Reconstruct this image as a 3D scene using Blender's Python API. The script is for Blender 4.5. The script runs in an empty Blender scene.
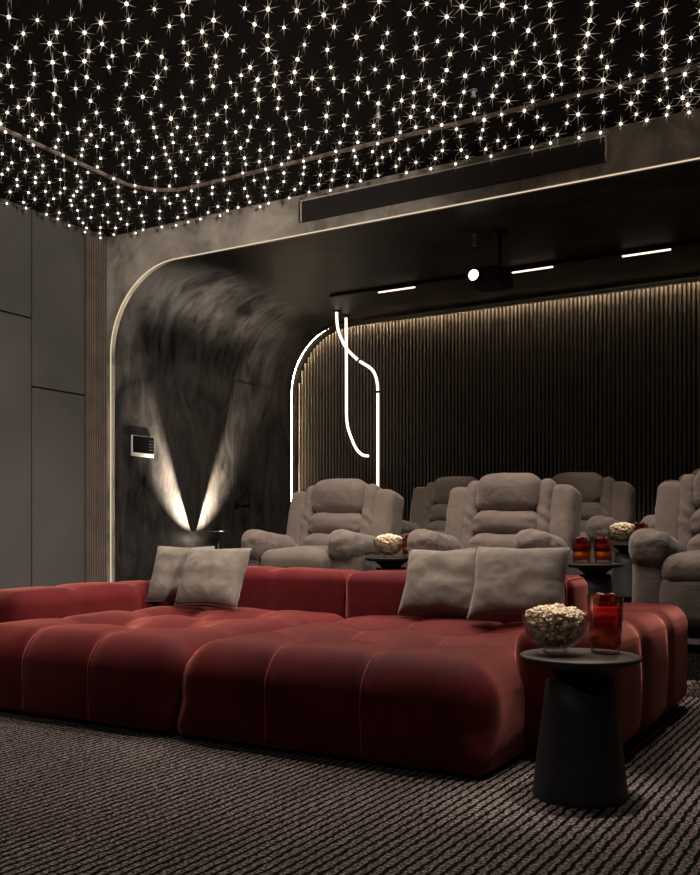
import bpy, math, random
from mathutils import Vector, Matrix, noise

random.seed(7)
S = 0.82                      # plan units -> metres
PI = math.pi
sc = bpy.context.scene
COL = sc.collection

# ------------------------------------------------------------------ materials
def new_mat(name):
    m = bpy.data.materials.new(name)
    m.use_nodes = True
    nt = m.node_tree
    b = nt.nodes['Principled BSDF']
    return m, nt, b

def N(nt, t, **kw):
    n = nt.nodes.new(t)
    for k, v in kw.items():
        if k in n.inputs:
            n.inputs[k].default_value = v
        else:
            setattr(n, k, v)
    return n

def ramp(nt, fac, stops):
    r = nt.nodes.new('ShaderNodeValToRGB')
    el = r.color_ramp.elements
    while len(el) < len(stops):
        el.new(0.5)
    for e, (p, c) in zip(el, stops):
        e.position = p
        e.color = (c[0], c[1], c[2], 1)
    nt.links.new(fac, r.inputs[0])
    return r.outputs[0]

def coords(nt, scale=(1, 1, 1), obj=True, rot=(0, 0, 0)):
    tc = nt.nodes.new('ShaderNodeTexCoord')
    mp = nt.nodes.new('ShaderNodeMapping')
    mp.inputs['Scale'].default_value = scale
    mp.inputs['Rotation'].default_value = rot
    nt.links.new(tc.outputs['Object'], mp.inputs[0])
    return mp.outputs[0]

def bump(nt, b, height, strength=0.3, dist=0.01):
    bp = nt.nodes.new('ShaderNodeBump')
    bp.inputs['Strength'].default_value = strength
    bp.inputs['Distance'].default_value = dist
    nt.links.new(height, bp.inputs['Height'])
    nt.links.new(bp.outputs[0], b.inputs['Normal'])
    return bp

def plain(name, col, rough=0.5, metal=0.0, spec=0.5, vary=0.15, vscale=8):
    m, nt, b = new_mat(name)
    n = N(nt, 'ShaderNodeTexNoise', Scale=vscale, Detail=4.0)
    nt.links.new(coords(nt), n.inputs['Vector'])
    lo = [c * (1 - vary) for c in col]
    hi = [c * (1 + vary) for c in col]
    nt.links.new(ramp(nt, n.outputs['Fac'], [(0.3, lo), (0.7, hi)]), b.inputs['Base Color'])
    b.inputs['Roughness'].default_value = rough
    b.inputs['Metallic'].default_value = metal
    b.inputs['Specular IOR Level'].default_value = spec
    return m

def emit(name, col, strength, sample=True):
    m = bpy.data.materials.new(name)
    m.use_nodes = True
    nt = m.node_tree
    nt.nodes.clear()
    o = nt.nodes.new('ShaderNodeOutputMaterial')
    e = nt.nodes.new('ShaderNodeEmission')
    e.inputs[0].default_value = (*col, 1)
    e.inputs[1].default_value = strength
    nt.links.new(e.outputs[0], o.inputs[0])
    if not sample:
        m.cycles.emission_sampling = 'NONE'
    return m

def velvet(name, dark, light, sheen):
    m, nt, b = new_mat(name)
    n = N(nt, 'ShaderNodeTexNoise', Scale=3.5, Detail=5.0, Roughness=0.6)
    nt.links.new(coords(nt), n.inputs['Vector'])
    nt.links.new(ramp(nt, n.outputs['Fac'], [(0.3, dark), (0.72, light)]), b.inputs['Base Color'])
    b.inputs['Roughness'].default_value = 0.75
    b.inputs['Specular IOR Level'].default_value = 0.15
    b.inputs['Sheen Weight'].default_value = sheen
    b.inputs['Sheen Roughness'].default_value = 0.35
    b.inputs['Sheen Tint'].default_value = (1.0, 0.36, 0.30, 1)
    n2 = N(nt, 'ShaderNodeTexNoise', Scale=60.0, Detail=3.0)
    nt.links.new(coords(nt), n2.inputs['Vector'])
    bump(nt, b, n2.outputs['Fac'], 0.15, 0.004)
    return m

def fabric(name, dark, light, weave=220, wrinkle=0.25, wscale=9):
    m, nt, b = new_mat(name)
    c = coords(nt)
    n = N(nt, 'ShaderNodeTexNoise', Scale=5.0, Detail=6.0, Roughness=0.65)
    nt.links.new(c, n.inputs['Vector'])
    nt.links.new(ramp(nt, n.outputs['Fac'], [(0.3, dark), (0.7, light)]), b.inputs['Base Color'])
    b.inputs['Roughness'].default_value = 0.85
    b.inputs['Specular IOR Level'].default_value = 0.2
    b.inputs['Sheen Weight'].default_value = 0.2
    w = N(nt, 'ShaderNodeTexNoise', Scale=float(wscale), Detail=3.0, Distortion=1.2)
    nt.links.new(c, w.inputs['Vector'])
    f = N(nt, 'ShaderNodeTexNoise', Scale=float(weave), Detail=2.0)
    nt.links.new(c, f.inputs['Vector'])
    b1 = nt.nodes.new('ShaderNodeBump')
    b1.inputs['Strength'].default_value = wrinkle
    b1.inputs['Distance'].default_value = 0.03
    nt.links.new(w.outputs['Fac'], b1.inputs['Height'])
    b2 = nt.nodes.new('ShaderNodeBump')
    b2.inputs['Strength'].default_value = 0.25
    b2.inputs['Distance'].default_value = 0.003
    nt.links.new(f.outputs['Fac'], b2.inputs['Height'])
    nt.links.new(b1.outputs[0], b2.inputs['Normal'])
    nt.links.new(b2.outputs[0], b.inputs['Normal'])
    return m

def carpet_mat(name, striped=True, gain=1.0):
    m, nt, b = new_mat(name)
    c = coords(nt)
    # loop pile
    v = N(nt, 'ShaderNodeTexNoise', Scale=105.0, Detail=2.5, Roughness=0.75)
    nt.links.new(c, v.inputs['Vector'])
    big = N(nt, 'ShaderNodeTexNoise', Scale=2.2, Detail=3.0)
    nt.links.new(c, big.inputs['Vector'])
    pile = ramp(nt, v.outputs['Fac'], [(0.40, (0.014 * gain, 0.010 * gain, 0.010 * gain)), (0.5, (0.075 * gain, 0.058 * gain, 0.054 * gain)), (0.62, (0.19 * gain, 0.155 * gain, 0.145 * gain))])
    if striped:
        # wobbling ribs that run away from the camera (along Y)
        wob = N(nt, 'ShaderNodeTexNoise', Scale=26.0, Detail=2.0)
        nt.links.new(c, wob.inputs['Vector'])
        sx = nt.nodes.new('ShaderNodeSeparateXYZ')
        nt.links.new(c, sx.inputs[0])
        mm = N(nt, 'ShaderNodeMath', operation='MULTIPLY_ADD')
        nt.links.new(wob.outputs['Fac'], mm.inputs[0])
        mm.inputs[1].default_value = 0.021
        nt.links.new(sx.outputs['X'], mm.inputs[2])
        m2 = N(nt, 'ShaderNodeMath', operation='MULTIPLY')
        nt.links.new(mm.outputs[0], m2.inputs[0])
        m2.inputs[1].default_value = 2 * PI / (0.0385 * S)
        sn = N(nt, 'ShaderNodeMath', operation='SINE')
        nt.links.new(m2.outputs[0], sn.inputs[0])
        mask = ramp(nt, sn.outputs[0], [(0.0, (1, 1, 1)), (0.28, (1, 1, 1)), (0.62, (0.06, 0.06, 0.06))])
        # shift: ramp takes 0..1, the sine gives -1..1 -> only its upper half darkens
        mx = N(nt, 'ShaderNodeMix', data_type='RGBA', blend_type='MULTIPLY')
        mx.inputs[0].default_value = 1.0
        nt.links.new(pile, mx.inputs[6])
        nt.links.new(mask, mx.inputs[7])
        col = mx.outputs[2]
        hsub = N(nt, 'ShaderNodeMath', operation='MULTIPLY_ADD')
        nt.links.new(mask, hsub.inputs[0])
        hsub.inputs[1].default_value = 1.2
        nt.links.new(v.outputs['Fac'], hsub.inputs[2])
        h = hsub.outputs[0]
    else:
        col, h = pile, v.outputs['Fac']
    mx2 = N(nt, 'ShaderNodeMix', data_type='RGBA', blend_type='MULTIPLY')
    mx2.inputs[0].default_value = 0.6
    nt.links.new(col, mx2.inputs[6])
    nt.links.new(ramp(nt, big.outputs['Fac'], [(0.3, (0.6, 0.6, 0.6)), (0.7, (1.2, 1.2, 1.2))]), mx2.inputs[7])
    nt.links.new(mx2.outputs[2], b.inputs['Base Color'])
    b.inputs['Roughness'].default_value = 0.95
    b.inputs['Specular IOR Level'].default_value = 0.05
    bump(nt, b, h, 0.8, 0.012)
    return m

def plaster(name, lo, hi, rough=0.45, sc_=1.4, stroke=0.35, spec=0.4, lo_p=0.32, hi_p=0.68):
    """trowelled plaster: cloudy tone plus short curved strokes"""
    m, nt, b = new_mat(name)
    c = coords(nt)
    a = N(nt, 'ShaderNodeTexNoise', Scale=sc_, Detail=7.0, Roughness=0.62, Distortion=1.2)
    nt.links.new(c, a.inputs['Vector'])
    c2 = coords(nt, (1.3, 3.2, 1.1), rot=(0.6, 0.4, 0.3))
    s = N(nt, 'ShaderNodeTexNoise', Scale=1.7, Detail=8.0, Roughness=0.66, Distortion=1.6)
    nt.links.new(c2, s.inputs['Vector'])
    mx = N(nt, 'ShaderNodeMix', data_type='FLOAT')
    mx.inputs[0].default_value = stroke
    nt.links.new(a.outputs['Fac'], mx.inputs[2])
    nt.links.new(s.outputs['Fac'], mx.inputs[3])
    nt.links.new(ramp(nt, mx.outputs[0], [(lo_p, lo), (hi_p, hi)]), b.inputs['Base Color'])
    nt.links.new(ramp(nt, s.outputs['Fac'], [(0.3, (rough - 0.08,) * 3), (0.7, (rough + 0.15,) * 3)]), b.inputs['Roughness'])
    b.inputs['Specular IOR Level'].default_value = spec
    bump(nt, b, mx.outputs[0], 0.25, 0.01)
    return m

def thin_glass(name, col, refl=1.0):
    """thin clear glass: lets light straight through, reflects by Fresnel"""
    m = bpy.data.materials.new(name)
    m.use_nodes = True
    nt = m.node_tree
    nt.nodes.clear()
    o = nt.nodes.new('ShaderNodeOutputMaterial')
    t = nt.nodes.new('ShaderNodeBsdfTransparent')
    gl = nt.nodes.new('ShaderNodeBsdfGlossy')
    gl.inputs['Roughness'].default_value = 0.04
    n = N(nt, 'ShaderNodeTexNoise', Scale=20.0)
    nt.links.new(coords(nt), n.inputs['Vector'])
    nt.links.new(ramp(nt, n.outputs['Fac'], [(0.3, [x * 0.96 for x in col]), (0.7, col)]), t.inputs[0])
    lw = N(nt, 'ShaderNodeLayerWeight', Blend=0.25)
    mt = N(nt, 'ShaderNodeMath', operation='MULTIPLY')
    mt.inputs[1].default_value = 0.55 * refl
    nt.links.new(lw.outputs['Fresnel'], mt.inputs[0])
    mx = nt.nodes.new('ShaderNodeMixShader')
    nt.links.new(mt.outputs[0], mx.inputs[0])
    nt.links.new(t.outputs[0], mx.inputs[1])
    nt.links.new(gl.outputs[0], mx.inputs[2])
    nt.links.new(mx.outputs[0], o.inputs[0])
    return m

def glass(name, col, rough=0.03, ior=1.45, trans=1.0):
    m, nt, b = new_mat(name)
    n = N(nt, 'ShaderNodeTexNoise', Scale=30.0)
    nt.links.new(coords(nt), n.inputs['Vector'])
    nt.links.new(ramp(nt, n.outputs['Fac'], [(0.3, [x * 0.92 for x in col]), (0.7, col)]), b.inputs['Base Color'])
    b.inputs['Transmission Weight'].default_value = trans
    b.inputs['Roughness'].default_value = rough
    b.inputs['IOR'].default_value = ior
    return m

M = {}
M['velvet'] = velvet('red_velvet', (0.062, 0.0042, 0.0060), (0.125, 0.0095, 0.0110), 1.0)
M['piping'] = velvet('red_piping', (0.28, 0.055, 0.05), (0.34, 0.07, 0.065), 1.0)
M['sofa_base'] = plain('black_plinth', (0.006, 0.004, 0.004), 0.8)
M['recliner'] = fabric('greige_upholstery', (0.120, 0.092, 0.077), (0.168, 0.131, 0.111), 220, 0.35, 7)
M['pad'] = fabric('gathered_greige_upholstery', (0.120, 0.092, 0.077), (0.172, 0.135, 0.115), 200, 0.45, 10)
M['linen'] = fabric('sand_linen', (0.135, 0.111, 0.088), (0.235, 0.198, 0.163), 260, 0.3, 6)
M['black'] = plain('black_lacquer', (0.0045, 0.0045, 0.0045), 0.55, 0, 0.3)
M['rubber'] = plain('dark_recliner_base', (0.01, 0.009, 0.009), 0.7)
M['table_top'] = plain('dark_brown_table_top', (0.034, 0.025, 0.019), 0.5, 0, 0.3)
M['table_body'] = plain('charcoal_table_body', (0.027, 0.027, 0.029), 0.55)
M['brass'] = plain('dull_bronze', (0.15, 0.11, 0.085), 0.4, 0.8)
M['glass'] = thin_glass('clear_glass', (0.95, 0.94, 0.92))
M['red_glass'] = glass('red_drink', (0.95, 0.05, 0.035), 0.06, 1.33, 0.6)
M['dark_red_glass'] = glass('dark_red_drink', (0.42, 0.022, 0.018), 0.06, 1.33, 0.6)
M['amber_glass'] = glass('orange_syrup', (1.0, 0.30, 0.07), 0.06, 1.33, 0.5)
M['ice'] = glass('red_tinted_ice', (0.98, 0.18, 0.15), 0.12, 1.31)
M['tint_glass'] = thin_glass('pink_tinted_glass', (0.97, 0.86, 0.83), 1.3)
M['leaf'] = plain('dark_red_garnish', (0.16, 0.012, 0.012), 0.5)
M['popcorn'] = plain('popcorn', (0.78, 0.64, 0.48), 0.8, vary=0.45, vscale=45)
M['carpet'] = carpet_mat('ribbed_carpet', True, 2.2)
M['step_carpet'] = carpet_mat('pale_step_carpet', False, 1.3)
M['riser'] = carpet_mat('riser_carpet', False, 0.6)
M['wall_panel'] = plaster('grey_wall_panel', (0.088, 0.081, 0.075), (0.118, 0.109, 0.101), 0.6, 0.8, 0.15, 0.2)
M['groove'] = plain('panel_gap', (0.006, 0.006, 0.006), 0.9)
M['rib'] = plain('brown_rib', (0.17, 0.135, 0.11), 0.55)
M['fascia'] = plaster('warm_grey_plaster', (0.17, 0.15, 0.125), (0.64, 0.57, 0.48), 0.55, 1.3, 0.45, 0.25, 0.38, 0.64)
M['dark_plaster'] = plaster('black_plaster', (0.0065, 0.006, 0.0056), (0.085, 0.076, 0.068), 0.5, 1.2, 0.6, 0.3, 0.40, 0.66)
M['slat'] = plain('dark_slat', (0.115, 0.096, 0.08), 0.6)
M['slat_back'] = plain('slat_backing', (0.006, 0.005, 0.005), 0.8)
M['star_ceiling'] = plain('black_ceiling', (0.006, 0.0045, 0.0038), 0.7, 0.0, 0.15)
M['ceil_trim'] = plain('bronze_ceiling_trim', (0.25, 0.20, 0.165), 0.5, 0.0)
M['diffuser'] = plain('brown_diffuser', (0.035, 0.029, 0.026), 0.6)
M['diff_frame'] = plain('pale_diffuser_edge', (0.62, 0.54, 0.44), 0.5)
M['white'] = plain('white_plastic', (0.7, 0.68, 0.65), 0.4)
M['grey'] = plain('grey_metal', (0.32, 0.31, 0.30), 0.4, 0.4)
M['screen'] = plain('black_screen', (0.006, 0.006, 0.007), 0.2)
M['screen_mark'] = emit('screen_mark', (0.7, 0.72, 0.8), 0.25)
M['led'] = emit('warm_led', (1.0, 0.78, 0.52), 120.0)
M['led_soft'] = emit('warm_led_lip', (1.0, 0.82, 0.58), 0.75)
M['led_riser'] = emit('riser_led', (1.0, 0.86, 0.72), 16.0)
M['tube'] = emit('tube_glow', (1.0, 0.82, 0.70), 2.2)
M['bar'] = emit('bar_glow', (1.0, 0.74, 0.58), 1.9)
M['lens'] = emit('lens_glow', (0.92, 0.96, 1.0), 9.0)
M['star_core'] = emit('star_core', (1.0, 0.91, 0.78), 3.2, False)

def glare_ray_mat():  # lens glare round the star lights, modelled as glowing rays
    m = bpy.data.materials.new('star_glare')
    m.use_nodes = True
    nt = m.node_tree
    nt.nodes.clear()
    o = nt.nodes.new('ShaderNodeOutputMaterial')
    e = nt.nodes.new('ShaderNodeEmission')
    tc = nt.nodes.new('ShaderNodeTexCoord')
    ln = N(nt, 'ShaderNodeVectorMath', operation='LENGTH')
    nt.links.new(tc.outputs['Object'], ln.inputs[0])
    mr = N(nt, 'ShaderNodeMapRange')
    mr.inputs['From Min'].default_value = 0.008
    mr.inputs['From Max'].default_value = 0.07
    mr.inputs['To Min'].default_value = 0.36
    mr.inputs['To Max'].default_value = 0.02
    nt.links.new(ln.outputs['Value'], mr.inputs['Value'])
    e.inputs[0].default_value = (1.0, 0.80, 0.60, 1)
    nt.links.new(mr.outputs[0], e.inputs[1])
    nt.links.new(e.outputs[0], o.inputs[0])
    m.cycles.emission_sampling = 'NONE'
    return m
M['star_glare'] = glare_ray_mat()

# ------------------------------------------------------------------ mesh kit
class MB:
    def __init__(self):
        self.v, self.f, self.mi, self.sm = [], [], [], []
    def add(self, vs, fs, mi=0, smooth=False, xf=None):
        o = len(self.v)
        for p in vs:
            p = Vector(p)
            self.v.append(xf @ p if xf else p)
        for f in fs:
            self.f.append([i + o for i in f])
            self.mi.append(mi)
            self.sm.append(smooth)
        return self
    def box(self, a, b, mi=0, xf=None):
        x0, y0, z0 = a
        x1, y1, z1 = b
        vs = [(x0, y0, z0), (x1, y0, z0), (x1, y1, z0), (x0, y1, z0), (x0, y0, z1), (x1, y0, z1), (x1, y1, z1), (x0, y1, z1)]
        fs = [(3, 2, 1, 0), (4, 5, 6, 7), (0, 1, 5, 4), (1, 2, 6, 5), (2, 3, 7, 6), (3, 0, 4, 7)]
        return self.add(vs, fs, mi, False, xf)
    def lathe(self, prof, n=32, mi=0, xf=None, smooth=True, close=True):
        vs, fs = [], []
        for r, z in prof:
            for k in range(n):
                a = 2 * PI * k / n
                vs.append((r * math.cos(a), r * math.sin(a), z))
        for i in range(len(prof) - 1):
            for k in range(n):
                k2 = (k + 1) % n
                fs.append((i * n + k, i * n + k2, (i + 1) * n + k2, (i + 1) * n + k))
        if close:
            if prof[0][0] > 1e-6:
                fs.append(tuple(reversed(range(n))))
            if prof[-1][0] > 1e-6:
                fs.append(tuple(range((len(prof) - 1) * n, len(prof) * n)))
        return self.add(vs, fs, mi, smooth, xf)
    def tube(self, pts, r, n=8, mi=0, caps=True, smooth=True):
        pts = [Vector(p) for p in pts]
        rs = r if isinstance(r, (list, tuple)) else [r] * len(pts)
        vs, fs = [], []
        up = None
        for i, p in enumerate(pts):
            t = (pts[min(i + 1, len(pts) - 1)] - pts[max(i - 1, 0)]).normalized()
            if up is None:
                up = t.orthogonal().normalized()
            up = (up - t * up.dot(t))
            up = up.normalized() if up.length > 1e-6 else t.orthogonal().normalized()
            s = t.cross(up)
            for k in range(n):
                a = 2 * PI * k / n
                vs.append(p + (up * math.cos(a) + s * math.sin(a)) * rs[i])
        for i in range(len(pts) - 1):
            for k in range(n):
                k2 = (k + 1) % n
                fs.append((i * n + k, i * n + k2, (i + 1) * n + k2, (i + 1) * n + k))
        if caps:
            fs.append(tuple(reversed(range(n))))
            fs.append(tuple(range((len(pts) - 1) * n, len(pts) * n)))
        return self.add(vs, fs, mi, smooth)
    def sphere(self, c, r, nu=12, nv=8, mi=0, sc=(1, 1, 1), xf=None):
        vs, fs = [], []
        vs.append((0, 0, -1))
        for i in range(1, nv):
            ph = -PI / 2 + PI * i / nv
            for k in range(nu):
                a = 2 * PI * k / nu
                vs.append((math.cos(ph) * math.cos(a), math.cos(ph) * math.sin(a), math.sin(ph)))
        vs.append((0, 0, 1))
        for k in range(nu):
            fs.append((0, 1 + (k + 1) % nu, 1 + k))
            fs.append((len(vs) - 1, 1 + (nv - 2) * nu + k, 1 + (nv - 2) * nu + (k + 1) % nu))
        for i in range(nv - 2):
            for k in range(nu):
                k2 = (k + 1) % nu
                fs.append((1 + i * nu + k, 1 + i * nu + k2, 1 + (i + 1) * nu + k2, 1 + (i + 1) * nu + k))
        vs = [(c[0] + x * r * sc[0], c[1] + y * r * sc[1], c[2] + z * r * sc[2]) for x, y, z in vs]
        return self.add(vs, fs, mi, True, xf)
    def prism(self, outline, y0, y1, mi=0, plane='xz'):
        """closed outline extruded; plane xz -> along y"""
        n = len(outline)
        if plane == 'xz':
            vs = [(a, y0, b) for a, b in outline] + [(a, y1, b) for a, b in outline]
        else:
            vs = [(a, b, y0) for a, b in outline] + [(a, b, y1) for a, b in outline]
        fs = [tuple(range(n)), tuple(reversed(range(n, 2 * n)))]
        for i in range(n):
            j = (i + 1) % n
            fs.append((j, i, n + i, n + j))
        return self.add(vs, fs, mi)
    def build(self, name, mats, parent=None, loc=(0, 0, 0), rotz=0, fix=True):
        me = bpy.data.meshes.new(name)
        me.from_pydata([tuple(p * S) for p in self.v], [], self.f)
        if not isinstance(mats, (list, tuple)):
            mats = [mats]
        for m in mats:
            me.materials.append(m)
        me.polygons.foreach_set('material_index', self.mi)
        me.polygons.foreach_set('use_smooth', self.sm)
        me.update()
        if fix:
            import bmesh
            bm = bmesh.new()
            bm.from_mesh(me)
            bmesh.ops.recalc_face_normals(bm, faces=bm.faces)
            bm.to_mesh(me)
            bm.free()
        o = bpy.data.objects.new(name, me)
        COL.objects.link(o)
        o.location = [c * S for c in loc]
        o.rotation_euler = (0, 0, rotz)
        if parent:
            o.parent = parent
        return o

def tag(o, label, cat, group=None, kind=None):
    o['label'] = label
    o['category'] = cat
    if group:
        o['group'] = group
    if kind:
        o['kind'] = kind
    return o

def structure(o):
    o['kind'] = 'structure'
    return o

def thing(name, label, cat, loc=(0, 0, 0), rotz=0, group=None):
    o = bpy.data.objects.new(name, None)
    o.empty_display_size = 0.1
    COL.objects.link(o)
    o.location = [c * S for c in loc]
    o.rotation_euler = (0, 0, rotz)
    return tag(o, label, cat, group)

def dup(root, loc, rotz, label, group=None, scale=None):
    def cp(o, par):
        c = o.copy()
        COL.objects.link(c)
        if par is not None:
            c.parent = par
        for ch in list(o.children):
            cp(ch, c)
        return c
    r = cp(root, None)
    r.location = [c * S for c in loc]
    r.rotation_euler = (0, 0, rotz)
    r['label'] = label
    if group:
        r['group'] = group
    if scale:
        r.scale = (scale,) * 3
    return r

# soft upholstered block -------------------------------------------------
def soft_axis(h, r, n):
    """coordinates along one axis of half-length h, dense in the rounded rim r"""
    out = []
    k = 5
    for i in range(k):
        out.append(-h + r - r * math.tan(PI / 4 * (1 - i / k)))
    m = max(1, n)
    for i in range(m + 1):
        out.append(-(h - r) + 2 * (h - r) * i / m)
    for i in range(1, k + 1):
        out.append(h - r + r * math.tan(PI / 4 * i / k))
    return out

class Soft:
    """rounded block centred on c, half sizes hx hy hz; disp(q, n) pushes the surface along n"""
    def __init__(self, c, h, r, n=(8, 8, 4), disp=None, xf=None, rb=None):
        self.rb = rb
        self.c, self.h, self.r, self.n, self.disp, self.xf = Vector(c), h, r, n, disp, xf
    def at(self, p):
        h, r = self.h, self.r
        if self.rb is not None:
            t = max(0.0, min(1.0, (p[2] + h[2]) / (0.9 * h[2])))
            r = self.rb + (r - self.rb) * t * t * (3 - 2 * t)
        inner = Vector([max(-(h[i] - r), min(h[i] - r, p[i])) for i in range(3)])
        d = Vector(p) - inner
        nrm = d.normalized() if d.length > 1e-9 else Vector((0, 0, 1))
        q = inner + nrm * r
        if self.disp:
            q = q + nrm * self.disp(q, nrm)
        q = q + self.c
        return self.xf @ q if self.xf else q
    def mesh(self, mb, mi=0):
        ax = [soft_axis(self.h[i], self.r, self.n[i]) for i in range(3)]
        idx, vs, fs = {}, [], []
        def vid(p):
            k = (round(p[0], 6), round(p[1], 6), round(p[2], 6))
            if k not in idx:
                idx[k] = len(vs)
                vs.append(self.at(p))
            return idx[k]
        for a in range(3):
            b, c = (a + 1) % 3, (a + 2) % 3
            for sgn in (-1, 1):
                for i in range(len(ax[b]) - 1):
                    for j in range(len(ax[c]) - 1):
                        q = []
                        for di, dj in ((0, 0), (1, 0), (1, 1), (0, 1)):
                            p = [0, 0, 0]
                            p[a] = sgn * self.h[a]
                            p[b] = ax[b][i + di]
                            p[c] = ax[c][j + dj]
                            q.append(vid(p))
                        if sgn < 0:
                            q.reverse()
                        fs.append(q)
        mb.add(vs, fs, mi, True)
        return mb

def soft(c, h, r, n=(8, 8, 4), disp=None, xf=None, mb=None):
    return Soft(c, h, r, n, disp, xf).mesh(mb or MB())

def gauss(d, w):
    return math.exp(-(d / w) ** 2)

# ------------------------------------------------------------------ plan
XL = -6.6            # left wall
YF = 6.62            # plane of the arch
YB = 9.83            # face of the slatted wall
ZC = 3.85            # star ceiling
ZT = 3.566           # ceiling behind the arch
XR = 1.6
RC = 0.82            # corner radius of the arch

# floor
mb = MB()
mb.box((XL - 0.2, -2.5, -0.06), (XR, YB + 0.3, 0.0))
structure(mb.build('floor', M['carpet']))
# stepped platforms
RZ1, RZ2 = 0.33, 0.46
mb = MB()
mb.box((XL, 6.02, 0.0), (XR, 8.0, RZ1))
mb.box((XL, 5.90, 0.115), (XR, 5.92, RZ1))
mb.box((XL, 5.90, RZ1 - 0.05), (XR, 6.02, RZ1))
structure(mb.build('floor_platform', M['riser']))
mb = MB()
mb.box((XL, 8.0, 0.0), (XR, YB + 0.25, RZ2))
structure(mb.build('floor_platform_rear', M['riser']))
mb = MB()
mb.box((XL, 5.985, 0.0), (XR, 6.02, 0.13))
structure(mb.build('floor_step', M['step_carpet']))
mb = MB()
mb.box((XL, 5.925, 0.17), (XR, 5.945, 0.185))
tag(mb.build('led_strip', M['led_riser']), 'hidden warm light strip under the platform edge above the pale step', 'light strip')

# star ceiling
mb = MB()
mb.box((XL - 0.2, -2.5, ZC), (XR, YF + 0.1, ZC + 0.08))
structure(mb.build('ceiling', M['star_ceiling']))
# rounded trim line in the star ceiling
pts = [(XR, 6.0, ZC)]
pts += [(-5.0, 6.0, ZC)]
for i in range(13):
    a = PI / 2 + PI / 2 * i / 12
    pts.append((-5.05 + 0.4 * math.cos(a), 5.6 + 0.4 * math.sin(a), ZC))
pts += [(-5.45, -2.4, ZC)]
mb = MB()
mb.tube(pts, 0.022, 8)
structure(mb.build('trim_1', M['ceil_trim']))

# left wall of the front room: backing, panels with open joints
mb = MB()
mb.box((XL - 0.2, -2.5, 0), (XL - 0.03, YB + 0.3, ZC), 1)
g = 0.008
cols = [(-2.5, -0.4, 2.4), (-0.4, 1.65, 2.89), (1.65, 3.7, 2.29), (3.7, 5.71, 2.89), (5.71, 6.34, 2.29)]
for y0, y1, zj in cols:
    mb.box((XL - 0.05, y0 + g, 0.0), (XL, y1 - g, zj - g), 0)
    mb.box((XL - 0.05, y0 + g, zj + g), (XL, y1 - g, ZC), 0)
structure(mb.build('wall_left', [M['wall_panel'], M['groove']]))
mb = MB()
mb.box((XR, -2.5, 0.0), (XR + 0.1, YB + 0.3, ZC))
structure(mb.build('wall_right', M['wall_panel']))
# narrow ribbed strip beside the arch
mb = MB()
mb.box((XL - 0.05, 6.34, 0), (XL - 0.012, YF, ZC), 1)
nr = 9
for i in range(nr):
    y = 6.345 + (i + 0.5) * (YF - 6.35) / nr
    mb.prism([(XL - 0.02, y - 0.008), (XL + 0.016, y - 0.006), (XL + 0.016, y + 0.006), (XL - 0.02, y + 0.008)], 0, ZC, 0, 'xy')
structure(mb.build('trim_2', [M['rib'], M['slat_back']]))

# arch wall (fascia with rounded opening)
def arch_path(inset, z_low, x_right, n=20, r=RC):
    """from the floor up the left jamb, round the corner, along the top"""
    x0, zt = XL + inset, ZT - inset
    r = r - inset * 0.4
    p = [(x0, z_low)]
    for i in range(n + 1):
        a = PI - PI / 2 * i / n
        p.append((x0 + r + r * math.cos(a), zt - r + r * math.sin(a)))
    p.append((x_right, zt))
    return p
mb = MB()
inner = arch_path(0.045, 0.0, XR)
vs, fs = [], []
for x, z in inner:
    # partner on the outer border
    vs += [(x, YF, z), (XL - 0.05 if z < ZT - 0.3 else x, YF, min(ZC, z if z < ZT - 0.3 else ZC))]
n_ = len(inner)
# build as polygon ring: inner path + outer corner
outline = [(x, z) for x, z in inner] + [(XR, ZC), (XL - 0.02, ZC), (XL - 0.02, 0.0)]
# triangulated robustly by splitting into quads toward the outer border
mb2 = MB()
outer = []
for x, z in inner:
    if x < XL + 0.06 and z < ZT - RC:
        outer.append((XL - 0.02, z))
    else:
        t = max(0.0, min(1.0, (z - (ZT - RC)) / RC))
        outer.append((XL - 0.02, z + (ZC - z) * t) if t < 0.55 else (XL - 0.02 + (x - XL + 0.02) * (t - 0.55) / 0.45, ZC))
for i in range(n_ - 1):
    a, b_, c, d = inner[i], inner[i + 1], outer[i + 1], outer[i]
    for y, flip in ((YF, 0), (YF + 0.06, 1)):
        q = [(a[0], y, a[1]), (b_[0], y, b_[1]), (c[0], y, c[1]), (d[0], y, d[1])]
        mb2.add(q, [(0, 1, 2, 3)] if not flip else [(3, 2, 1, 0)])
    if d[0] < XL and c[1] >= ZC and c[0] > XL - 0.015:
        mb2.add([(d[0], YF, d[1]), (c[0], YF, c[1]), (XL - 0.02, YF, ZC)], [(0, 1, 2)])
    mb2.add([(a[0], YF, a[1]), (b_[0], YF, b_[1]), (b_[0], YF + 0.06, b_[1]), (a[0], YF + 0.06, a[1])], [(0, 3, 2, 1)])
structure(mb2.build('wall_front', M['fascia'], fix=False))
# lit lip that follows the arch
def lip(path, y, r, mi=0):
    m_ = MB()
    m_.tube([(x, y, z) for x, z in path], r, 6)
    return m_
tag(lip(arch_path(0.052, 0.0, XR), YF - 0.002, 0.006).build('led_strip', M['led_soft']), 'thin warm light line along the lower edge of the arch', 'light strip')

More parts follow.
